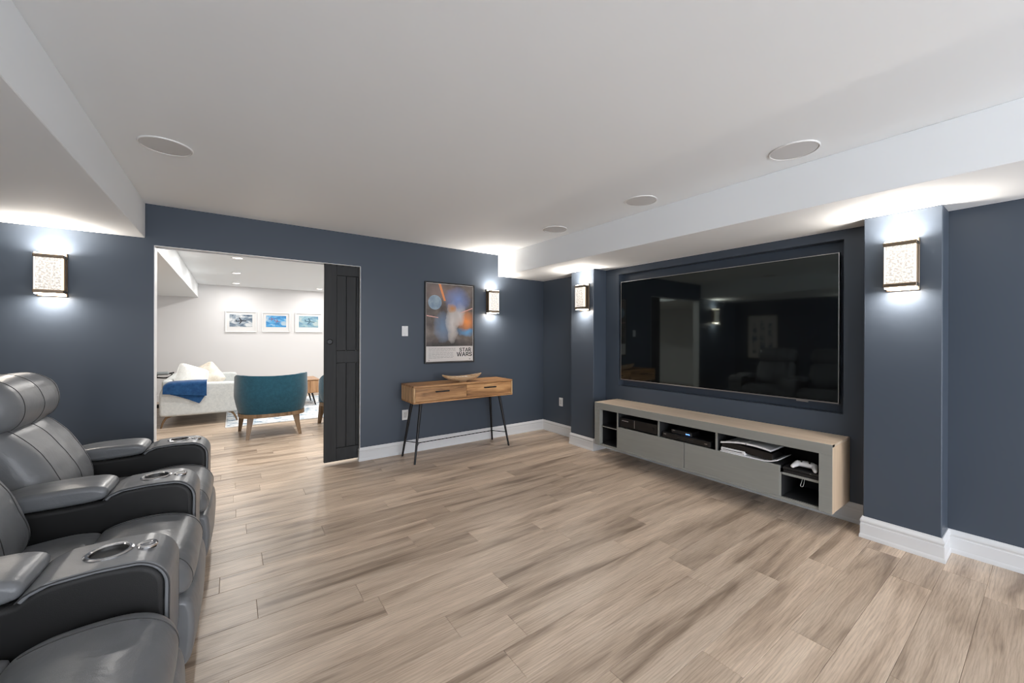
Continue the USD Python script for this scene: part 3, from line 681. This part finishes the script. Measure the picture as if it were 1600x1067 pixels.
    ink('small_print', cat(*bars), m_ink2)
    ink('corner_mark', cat(box(-.285, -.262, .0126, .0129, .034, .048), box(.275, .285, .0126, .0129, .03, .045)), m_ink2)
poster((2.190, YW, 1.020), 180, 'tall black-framed film poster hanging above the console table', .676, .982, art1)
def art2(t, w, h, fw):
    m_p = simple('pale_print_paper', (.60, .56, .52), .45)
    N = {'tc': ('texture_coordinate', {}), 'n': ('noise_texture', dict(scale=6.0, detail=4)), 'r': ('rgb_ramp', dict(ramp=[(.42, (.10, .14, .22)), (.52, (.50, .47, .45))])), 'p': ('principled_bsdf', dict(roughness=.4))}
    t.add('print', box(-w / 2 + fw, w / 2 - fw, .004, .012, fw, h - fw), m_p, smooth=False)
    m_d = mat('blue_grey_print', N, [('tc.object', 'n.vector'), ('n.fac', 'r.fac'), ('r.color', 'p.base_color')])
    for x, w2, z0, z1 in ((-.16, .05, .12, .80), (.0, .06, .10, .84), (.15, .05, .14, .78)):
        t.add('printed_shape', trimesh.PointCloud(np.array([(x + dx * w2, y, z) for y in (.012, .0128) for dx, z in ((-.7, z0), (.7, z0), (1, (z0 + z1) / 2), (.5, z1), (-.5, z1), (-1, (z0 + z1) / 2))])).convex_hull, m_d)
poster((XL, 3.80, .870), -90, 'pale framed poster on the left wall, seen mirrored in the television', .62, .97, art2)

# ------------------------------------------------------------------ reclining cinema seats
SEATW, ARMW = .30, .108        # half widths
def arc_pts(c, r, a0, a1, n): return [(c[0] + r * math.cos(math.radians(a)), c[1] + r * math.sin(math.radians(a))) for a in np.linspace(a0, a1, n)]
ARM_SIDE = [(-.035, .03)] + [(-.035, .52)] + arc_pts((-.125, .535), .090, 10, 80, 6) + [(-.20, .632), (-.30, .625), (-.345, .606), (-.365, .585), (-.80, .585), (-.86, .56), (-.86, .03)]
LID_SIDE = [(-.362, .588), (-.342, .625), (-.352, .648), (-.40, .663), (-.55, .664), (-.66, .655), (-.735, .628), (-.745, .60), (-.74, .586)]
SEAT_SIDE = [(-.36, .30), (-.345, .455), (-.355, .472), (-.42, .486), (-.55, .478), (-.70, .452), (-.72, .30)]
BOL_SIDE = [(-.36, .12), (-.352, .455), (-.335, .482), (-.27, .503), (-.18, .510), (-.10, .502), (-.035, .474), (-.002, .425), (.004, .375), (-.012, .352), (-.06, .345), (-.10, .12)]
PAN_SIDE = [(-.08, .350), (-.015, .350), (.010, .325), (.016, .24), (.008, .13), (-.010, .085), (-.08, .085)]
BACK_SIDE = [(-.760, .43), (-.635, .43), (-.575, .47), (-.556, .54), (-.590, .66), (-.650, .78), (-.715, .865), (-.760, .895), (-.830, .88), (-.86, .80)]
HEAD_SIDE = [(-.800, .885), (-.735, .905), (-.700, .955), (-.697, 1.02), (-.725, 1.085), (-.780, 1.128), (-.840, 1.135), (-.890, 1.105), (-.915, 1.03), (-.900, .93), (-.855, .885)]
SHELL_SIDE = [(-.90, .05), (-.70, .05), (-.76, .44), (-.86, .86), (-.90, 1.06), (-.95, 1.07), (-.97, .95), (-.95, .5)]
def outline_at(prof, y, w, r, crown, n=96, lift=.0012):
    p = resample(prof, n); nn = normals2(p); return np.column_stack([p + nn * (crown * (1 - (y / w) ** 2) + lift), np.full(n, y)])[:, [0, 2, 1]]
SMOOTH = {id(x): chaikin(x, 3) for x in (SEAT_SIDE, BOL_SIDE, PAN_SIDE, BACK_SIDE, HEAD_SIDE, SHELL_SIDE, LID_SIDE)}
ARM_S = chaikin(ARM_SIDE, 1)
def sm(x): return SMOOTH[id(x)]
def arm(t, yc, seed):
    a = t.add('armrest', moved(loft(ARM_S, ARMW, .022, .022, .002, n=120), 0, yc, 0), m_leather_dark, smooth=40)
    top = t.add('arm_lid', moved(loft(sm(LID_SIDE), ARMW + .002, .020, .024, .006, wob=.0015, seed=seed), 0, yc, 0), m_leather, parent=a, label='padded storage lid')
    # padded leather skin over the top of the front part, with the cup well cut through it
    from manifold3d import CrossSection
    outer = np.array([(-.027, .30), (-.027, .45), (-.026, .53)] + arc_pts((-.122, .540), .096, 8, 82, 8) + [(-.20, .6395), (-.295, .634), (-.338, .616), (-.356, .598)])
    tg = np.gradient(outer, axis=0); tg /= np.linalg.norm(tg, axis=1, keepdims=True); inn = outer + np.column_stack([-tg[:, 1], tg[:, 0]]) * .014
    skin = np.vstack([outer, inn[::-1]])
    sk = loft(skin, ARMW + .003, .004, .006, .0025, n=260)
    man = Manifold(meshkit_mesh(sk))
    cut = Manifold.cylinder(.2, .047, .047, 48).translate((-.190, 0, .5)) + Manifold.cylinder(.03, .024, .024, 36).translate((-.098, 0, .618))
    cutm = man - cut
    t.add('arm_top', moved(trimesh.Trimesh(*meshkit.arrays(cutm)[:2], process=True), 0, yc, 0), m_leather, parent=a, smooth=35)
    prof = outer
    for s in (-1, 1):
        pts = [(x - .002, yc + s * (ARMW + .0015), z - .004) for x, z in chaikin(prof, 1, False)]
        t.add('seam', tube(pts, .0026, 6), m_seam, parent=a)
    zr = .6425
    ring = lathe([(.046, zr - .03), (.046, zr - .001), (.049, zr + .003), (.055, zr + .0035), (.060, zr), (.060, zr - .004), (.052, zr - .004), (.0475, zr - .006), (.0475, zr - .03)], 56)
    cup = t.add('cup_holder', moved(ring, -.190, yc, 0), m_chrome, label='polished steel cup holder ring')
    t.add('cup_well', moved(lathe([(.0465, zr - .012), (.0445, zr - .014), (.040, zr - .085), (0, zr - .088)], 48), -.190, yc, 0), m_cup, parent=cup)
    t.add('control_button', moved(lathe([(0, .6405), (.016, .6405), (.018, .6425), (.025, .643), (.028, .639), (.028, .634), (0, .634)], 40), -.098, yc, 0), m_chrome, label='round steel control button')
def meshkit_mesh(m):
    from manifold3d import Mesh
    m = trimesh.Trimesh(m.vertices, m.faces, process=True); m.fill_holes(); m.fix_normals()
    if m.volume < 0: m.invert()
    return Mesh(np.asarray(m.vertices, np.float32), np.asarray(m.faces, np.uint32))
def recliner(loc, rotz, label, seed, near_arm=False):
    t = T('recliner', label, 'recliner', loc, rotz, 'row of three cinema recliners')
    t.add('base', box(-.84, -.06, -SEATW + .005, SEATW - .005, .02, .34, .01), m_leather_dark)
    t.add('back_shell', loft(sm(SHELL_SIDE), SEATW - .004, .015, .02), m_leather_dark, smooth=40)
    s = t.add('seat_cushion', loft(sm(SEAT_SIDE), SEATW - .003, .040, .065, .008, wob=.005, seed=seed), m_leather, smooth=50)
    b = t.add('front_bolster', loft(sm(BOL_SIDE), SEATW - .001, .050, .075, .008, wob=.005, seed=seed + 1, n=128), m_leather, smooth=50)
    p = t.add('footrest', loft(sm(PAN_SIDE), SEATW - .004, .018, .03, .010, wob=.003, seed=seed + 2), m_leather, smooth=50)
    k = t.add('backrest', loft(sm(BACK_SIDE), SEATW + .006, .075, .085, .022, wob=.010, seed=seed + 3, nm=12, n=128), m_leather, smooth=60)
    hd = t.add('headrest', loft(sm(HEAD_SIDE), SEATW + .002, .075, .075, .020, wob=.009, seed=seed + 4, nm=12, n=128), m_leather, smooth=60)
    def seam_on(parent, mesh, y, keep):
        sec = mesh.section(plane_origin=(0, y, 0), plane_normal=(0, 1, 0))
        if sec is None: return
        pts = max(sec.discrete, key=len)[:-1]; c0 = np.argmax([not keep(q) for q in pts]); pts = np.roll(pts, -c0, 0); pts = np.array([q for q in pts if keep(q)])
        if len(pts) < 4: return
        pts = chaikin(resample(pts, 26, False), 1, False)
        t.add('seam', tube(pts, .0022, 6), m_seam, parent=parent)
    def get(path):
        g = UsdGeom.Mesh(stage.GetPrimAtPath(path)); return trimesh.Trimesh(np.array(g.GetPointsAttr().Get()), np.array(g.GetFaceVertexIndicesAttr().Get()).reshape(-1, 3))
    km, hm, bm_ = get(k), get(hd), get(b)
    for y in (-.21, -.02, .21):
        seam_on(k, km, y, lambda q: q[0] > -.77 and q[2] > .45 and (q[0] + .76) * 1.0 + (q[2] - .45) * .40 > .03)
        seam_on(hd, hm, y, lambda q: q[0] > -.88 and q[2] > .90 and not (q[0] < -.79 and q[2] < 1.08))
    # stitched line across the bolster, near its rounded ends
    for y in (-.215, .215): seam_on(b, bm_, y, lambda q: q[2] > .36 and q[0] > -.33)
    arm(t, .4175, seed)
    if near_arm: arm(t, -.4175, seed + 5)
    t.add('foot', cat(*[moved(lathe([(0, 0), (.022, 0), (.022, .03), (0, .03)], 16), x, y, 0) for x in (-.78, -.14) for y in (-.24, .24)]), m_black)
    return t
recliner((-.108, 3.062, 0), -1.2, 'black leather recliner farthest from the camera, beside the navy wall and doorway', 1)
recliner((-.125, 2.222, 0), -1.2, 'middle black leather recliner of the row, behind the second armrest', 11)
recliner((-.143, 1.385, 0), -1.2, 'nearest black leather recliner in the bottom left corner of the photo', 21, True)

# ------------------------------------------------------------------ room beyond the doorway
# three framed aircraft pictures
def sheet_mat(name, stops, scale):
    return mat(name, {'tc': ('texture_coordinate', {}), 'mp': ('mapping', dict(scale=(1, 1, 2))), 'n': ('noise_texture', dict(scale=scale, detail=5, roughness=.6, distortion=.6)), 'r': ('rgb_ramp', dict(ramp=stops)), 'p': ('principled_bsdf', dict(roughness=.3))},
               [('tc.object', 'mp.vector'), ('mp.vector', 'n.vector'), ('n.fac', 'r.fac'), ('r.color', 'p.base_color')])
m_frame = simple('white_picture_frame', (.80, .80, .80), .4); m_mount = simple('white_picture_mount', (.72, .72, .72), .6)
def picture(x0, x1, z0, z1, label, mt, plane, tilt):
    t = T('framed_picture', label, 'picture', ((x0 + x1) / 2, YF, z0), 180, 'row of three small white-framed pictures')
    w, h = x1 - x0, z1 - z0; f = .022
    for a, b, c_, d in ((-w / 2, w / 2, 0, f), (-w / 2, w / 2, h - f, h), (-w / 2, -w / 2 + f, f, h - f), (w / 2 - f, w / 2, f, h - f)):
        t.add('frame_rail', box(a, b, 0, .03, c_, d, .003), m_frame)
    t.add('mount', box(-w / 2 + f, w / 2 - f, .004, .012, f, h - f), m_mount, smooth=False)
    pr = t.add('print', box(-w * .36, w * .36, .012, .014, h * .26, h * .84), mt, smooth=False)
    m_air = simple('aircraft_print' + numbered('m', 'y'), plane, .5)
    def pl(cx, cz, s, a):
        body = sg.LineString([(-.10, 0), (.10, 0)]).buffer(.011); wing = sg.Polygon([(-.01, 0), (.03, 0), (-.02, .085), (-.045, .085)]); wing2 = sg.Polygon([(-.01, 0), (.03, 0), (-.03, -.07), (-.05, -.07)]); tail = sg.Polygon([(-.10, 0), (-.075, 0), (-.095, .04), (-.115, .04)])
        from shapely import affinity
        g = affinity.translate(affinity.rotate(affinity.scale(body.union(wing).union(wing2).union(tail), s, s, origin=(0, 0)), a, origin=(0, 0)), cx, cz)
        m = extrude_poly(g, .0012); v = m.vertices; m.vertices = np.column_stack([-v[:, 0], .014 + v[:, 2], v[:, 1]]); m.fix_normals(); return m
    for cx, cz, s, a in tilt: t.add('printed_aircraft', pl(cx, cz, s, a), m_air, parent=pr, smooth=False)
picture(-.123, .458, 1.420, 1.885, 'left white-framed picture of a dark aircraft above grey clouds', sheet_mat('grey_cloud_print', [(.35, (.05, .09, .15)), (.5, (.22, .28, .34)), (.62, (.62, .64, .66))], 5.0), (.03, .035, .05), [(.0, .25, .9, 5)])
picture(.559, 1.118, 1.428, 1.880, 'middle white-framed picture of small aircraft over bright blue sea', sheet_mat('blue_sea_print', [(.40, (.03, .20, .48)), (.52, (.08, .36, .68)), (.66, (.55, .62, .64))], 4.0), (.22, .12, .22), [(-.08, .30, .55, 8), (.02, .25, .6, -12)])
picture(1.223, 1.807, 1.428, 1.892, 'right white-framed picture of a long aircraft over hazy blue sky', sheet_mat('hazy_sky_print', [(.38, (.12, .25, .38)), (.52, (.25, .42, .50)), (.66, (.50, .56, .55))], 4.0), (.06, .14, .20), [(.02, .26, 1.0, -6)])

# sofa, its near arm towards the doorway
SX0, SX1, SY0, SY1 = -.845, .085, 7.475, 9.62
sf = T('sofa', 'pale grey fabric sofa seen end-on through the doorway', 'sofa', ((SX0 + SX1) / 2, (SY0 + SY1) / 2, 0))
def soft(x0, x1, y0, y1, z0, z1, r=.04):
    p = sg.box(x0 + r, z0 + r, x1 - r, z1 - r).buffer(r, quad_segs=6)
    m = loft(np.array(p.exterior.coords)[:-1], (y1 - y0) / 2, r * .8, r, .004, n=64); return moved(m, 0, (y0 + y1) / 2, 0)
def soft_arm(y0, y1):
    p = chaikin([(SX0 + .02, .165), (SX1 - .02, .165), (SX1, .19), (SX1, .60), (SX1 - .03, .625), (-.35, .632), (SX0 + .12, .63), (SX0 + .0, .585), (SX0, .2)], 2)
    return moved(loft(p, (y1 - y0) / 2, .03, .035, .003), 0, (y0 + y1) / 2, 0)
sf.w('armrest', soft_arm(SY0, SY0 + .20), m_sofa); sf.w('armrest', soft_arm(SY1 - .20, SY1), m_sofa)
sf.w('backrest', soft(SX0 + .005, SX0 + .125, SY0 + .2, SY1 - .2, .17, .68, .04), m_sofa)
sf.w('seat_base', soft(SX0 + .125, SX1 - .03, SY0 + .2, SY1 - .2, .17, .32, .03), m_sofa)
for a, b in ((SY0 + .202, (SY0 + SY1) / 2 - .002), ((SY0 + SY1) / 2 + .002, SY1 - .202)):
    sf.w('seat_cushion', soft(SX0 + .13, SX1 + .0, a, b, .31, .45, .045), m_sofa)
for x, sx in ((SX0 + .06, -1), (SX1 - .06, 1)):
    for y in (SY0 + .08, SY1 - .08):
        pts = chaikin([(x - sx * .06, y, .168), (x - sx * .01, y, .150), (x + sx * .03, y, .07), (x + sx * .045, y, .013 if sx > 0 else 0)], 2, False)
        sf.w('leg', cat(tube([(x - sx * .08, y, .170), (x, y, .165)], .014, 8), *[frustum(pts[i], pts[i + 1], .020 - .011 * i / len(pts), .020 - .011 * (i + 1) / len(pts), 10) for i in range(len(pts) - 1)]), m_walnut)
# throw over the near arm
def drape(x0, x1, end_l, end_r, dy, seed, start=.17):
    nu, nv = 26, 34; P = np.zeros((nu, nv, 3))
    for i in range(nu):
        u = i / (nu - 1); x = x0 + (x1 - x0) * u
        zend = end_l + (end_r - end_l) * u if not callable(end_l) else end_l(u)
        path = chaikin([(SY0 + start, .650 + dy * .7), (SY0 + .03, .655 + dy * .8), (SY0 - .016 - dy, .640 + dy * .4), (SY0 - .018 - dy, .58), (SY0 - .020 - dy, zend)], 3, False)
        q = resample(path, nv, False)
        sag = -.045 * max(0, (.18 - u) / .18) ** 2
        P[i] = np.column_stack([np.full(nv, x), q[:, 0], q[:, 1] + sag * (q[:, 1] > .6)])
    wv = (meshkit.fbm(P * (11, 3, 4) + seed, 3, seed) - .5) * .030
    P[..., 1] -= np.abs(wv); P[..., 2] += wv * .5 * (P[..., 2] > .62) + .006
    Q = P.copy(); Q[..., 1] += .010; Q[..., 2] -= .010 * (P[..., 2] > .62)
    v = np.vstack([P.reshape(-1, 3), Q.reshape(-1, 3)]); o = nu * nv; f = []
    for i in range(nu - 1):
        for j in range(nv - 1):
            a, b, c_, d = i * nv + j, (i + 1) * nv + j, (i + 1) * nv + j + 1, i * nv + j + 1
            f += [(a, b, c_), (a, c_, d), (o + a, o + c_, o + b), (o + a, o + d, o + c_)]
    edge = [i * nv for i in range(nu)] + [(nu - 1) * nv + j for j in range(1, nv)] + [i * nv + nv - 1 for i in range(nu - 2, -1, -1)] + [j for j in range(nv - 2, 0, -1)]
    for a, b in zip(edge, edge[1:] + edge[:1]): f += [(a, b, o + b), (a, o + b, o + a)]
    m = trimesh.Trimesh(v, f, process=False); m.fix_normals(); return m
th = T('throw_blanket', 'folded royal blue knitted throw draped over the sofa arm', 'blanket', (-.55, SY0, .35))
th.w('lower_fold', drape(-.775, -.320, lambda u: .50 - .17 * min(1, u / .85) ** 1.3 + (.12 * max(0, (u - .85) / .15)), 0, .004, 2), m_throw, smooth=60)
th.w('upper_fold', drape(-.800, -.305, .500, .440, .018, 5, .20), m_throw, smooth=60)
def pillow(name, label, m, loc, size, rx, ry, rz):
    t = T(name, label, 'cushion', loc)
    p = cushion(*size); p = rot(rot(rot(p, (1, 0, 0), rx), (0, 1, 0), ry), (0, 0, 1), rz)
    t.add('cover', p, m, smooth=60); return t
pillow('throw_pillow', 'plain white cushion leaning in the sofa corner above the throw', m_pillow, (-.505, 7.905, .672), (.215, .215, .085), 66, 22, 22)
pillow('throw_pillow', 'cream patterned cushion on the sofa, right of the white one', m_pillow2, (-.325, 8.30, .675), (.185, .20, .07), 66, -30, 14)

# rug and coffee table
rg = T('area_rug', 'pale blue and white patterned rug under the coffee table', 'rug', (1.2, 8.3, 0))
rg.w('pile', box(-.06, 2.6, 7.06, 9.7, 0.0005, .012, .004), mat('rug_pattern', {'tc': ('texture_coordinate', {}), 'n': ('noise_texture', dict(scale=5.0, detail=6, roughness=.75)), 'n2': ('noise_texture', dict(scale=200.0)), 'r': ('rgb_ramp', dict(ramp=[(.40, (.20, .28, .36)), (.48, (.55, .60, .64)), (.56, (.74, .75, .76))])), 'b': ('bump', dict(strength=.4, distance=.004)), 'p': ('principled_bsdf', dict(roughness=.95))},
     [('tc.object', 'n.vector'), ('tc.object', 'n2.vector'), ('n.fac', 'r.fac'), ('r.color', 'p.base_color'), ('n2.fac', 'b.height'), ('b.normal', 'p.normal')]))
rg.w('border', cat(box(-.075, -.06, 7.045, 9.715, .0005, .010), box(-.06, 2.6, 7.045, 7.06, .0005, .010)), m_mount)
cf = T('coffee_table', 'brown wooden coffee table with angled dark legs on the rug', 'coffee table', (.86, 8.70, .012))
cf.w('top', box(.35, 1.390, 8.35, 9.05, .488, .508, .003), m_table)
cf.w('carcass', box(.365, 1.375, 8.375, 9.03, .245, .488, .003), m_table)
for a, b in ((.375, .868), (.872, 1.22)): cf.w('drawer_front', box(a, b, 8.358, 8.376, .258, .480, .003), m_table)
cf.w('door_front', box(1.224, 1.366, 8.358, 8.376, .258, .480, .003), m_table)
for x, sx in ((.46, -1), (1.27, 1)):
    for y, sy in ((8.45, -1), (8.95, 1)): cf.w('leg', frustum((x + sx * .06, y + sy * .03, .012), (x, y, .247), .011, .017, 12), m_black_metal)

# barrel chairs
def barrel(loc, rotz, label):
    t = T('barrel_chair', label, 'armchair', loc, rotz, 'teal barrel armchairs')
    nseg, nh = 49, 14; outer, inner = [], []
    for i in range(nseg):
        a = math.radians(-118 + 236 * i / (nseg - 1)); s, c_ = math.sin(a), -math.cos(a)
        e = .72; R = lambda k: (k * math.copysign(abs(s) ** e, s) * .43, k * math.copysign(abs(c_) ** e, c_) * .46)
        drop = max(0, (abs(a) - 1.15) / .9) ** 1.5 * .16
        top = .815 + .018 * abs(math.sin(a)) - drop
        for j in range(nh):
            v = j / (nh - 1); z = .325 + (top - .325) * v; fl = .90 + .10 * min(1, v * 2.2) ** .7 + .012 * math.sin(v * 3)
            ro = R(fl); outer.append((ro[0], ro[1], z))
            ri = R(fl - .175 + .03 * (1 - v)); inner.append((ri[0], ri[1], z - .004))
    v = np.array(outer + inner); o = nseg * nh; f = []
    for i in range(nseg - 1):
        for j in range(nh - 1):
            a, b, c_, d = i * nh + j, (i + 1) * nh + j, (i + 1) * nh + j + 1, i * nh + j + 1
            f += [(a, b, c_), (a, c_, d), (o + a, o + c_, o + b), (o + a, o + d, o + c_)]
        for j in (0, nh - 1):
            a, b = i * nh + j, (i + 1) * nh + j; f += [(a, b, o + b), (a, o + b, o + a)]
    for i in (0, nseg - 1):
        for j in range(nh - 1):
            a, d = i * nh + j, i * nh + j + 1; f += [(a, d, o + d), (a, o + d, o + a)]
    m = trimesh.Trimesh(v, f, process=False); m.fix_normals()
    k = t.add('back_shell', m, m_teal, smooth=50)
    rim = [v[i * nh + nh - 1] * (.985, .985, 1) for i in range(nseg)]; t.add('piping', tube(rim, .007, 8), m_teal, parent=k)
    seat = chaikin([(-.33, -.34), (.33, -.34), (.38, .10), (.36, .45), (-.36, .45), (-.38, .10)], 3)
    sm_ = extrude_poly(sg.Polygon(seat), .12); sm_ = moved(sm_, 0, 0, .33); t.add('seat_cushion', cat(sm_, moved(extrude_poly(sg.Polygon(seat).buffer(-.025), .02), 0, 0, .45)), m_teal, smooth=40)
    ring = sg.Polygon(chaikin([(-.36, -.41), (.36, -.41), (.40, .0), (.37, .44), (-.37, .44), (-.40, .0)], 3)); t.add('frame', moved(extrude_poly(ring.difference(ring.buffer(-.05)), .05), 0, 0, .275), m_walnut)
    for x, y, fx, fy in ((-.255, -.29, -.292, -.345), (.255, -.29, .310, -.345), (-.335, .27, -.365, .30), (.335, .27, .365, .30)):
        top = [(x - .036, y - .030, .29), (x + .036, y - .030, .29), (x + .036, y + .030, .29), (x - .036, y + .030, .29)]; bot = [(fx - .018, fy - .016, 0), (fx + .018, fy - .016, 0), (fx + .018, fy + .016, 0), (fx - .018, fy + .016, 0)]
        t.add('leg', trimesh.PointCloud(np.array(top + bot)).convex_hull, m_walnut, smooth=False)
    return t
barrel((.458, 6.425, 0), 0, 'teal barrel armchair seen from behind in the doorway, in front of the sofa')
barrel((1.558, 6.523, 0), 25, 'second teal barrel armchair, mostly hidden behind the dark pocket door')

# exercise machine behind the sofa
ex = T('exercise_bike', 'grey and black exercise machine past the left end of the sofa, by the doorway edge', 'exercise machine', (-1.30, 9.75, 0))
m_grey = simple('grey_plastic', (.30, .33, .34), .4)
ex.w('post', frustum((-1.34, 9.75, .05), (-1.14, 9.75, .61), .03, .024, 14), m_black)
ex.w('base_bar', box(-1.42, -1.06, 9.70, 9.80, 0, .06, .01), m_black)
ex.w('flywheel_cover', rot(lathe([(0, -.035), (.19, -.035), (.21, -.02), (.21, .02), (.19, .035), (0, .035)], 40), (1, 0, 0), 90).apply_translation((-1.34, 9.75, .265)), m_black)
ex.w('console_head', box(-1.17, -.955, 9.70, 9.80, .605, .665, .02), m_grey)
ex.w('handle', tube(chaikin([(-1.20, 9.72, .58), (-1.00, 9.70, .545), (-.93, 9.70, .575), (-.905, 9.70, .62)], 2, False), .014, 8), m_black)
ex.w('grip', frustum((-.97, 9.74, .625), (-.885, 9.74, .645), .014, .012, 10), m_black)
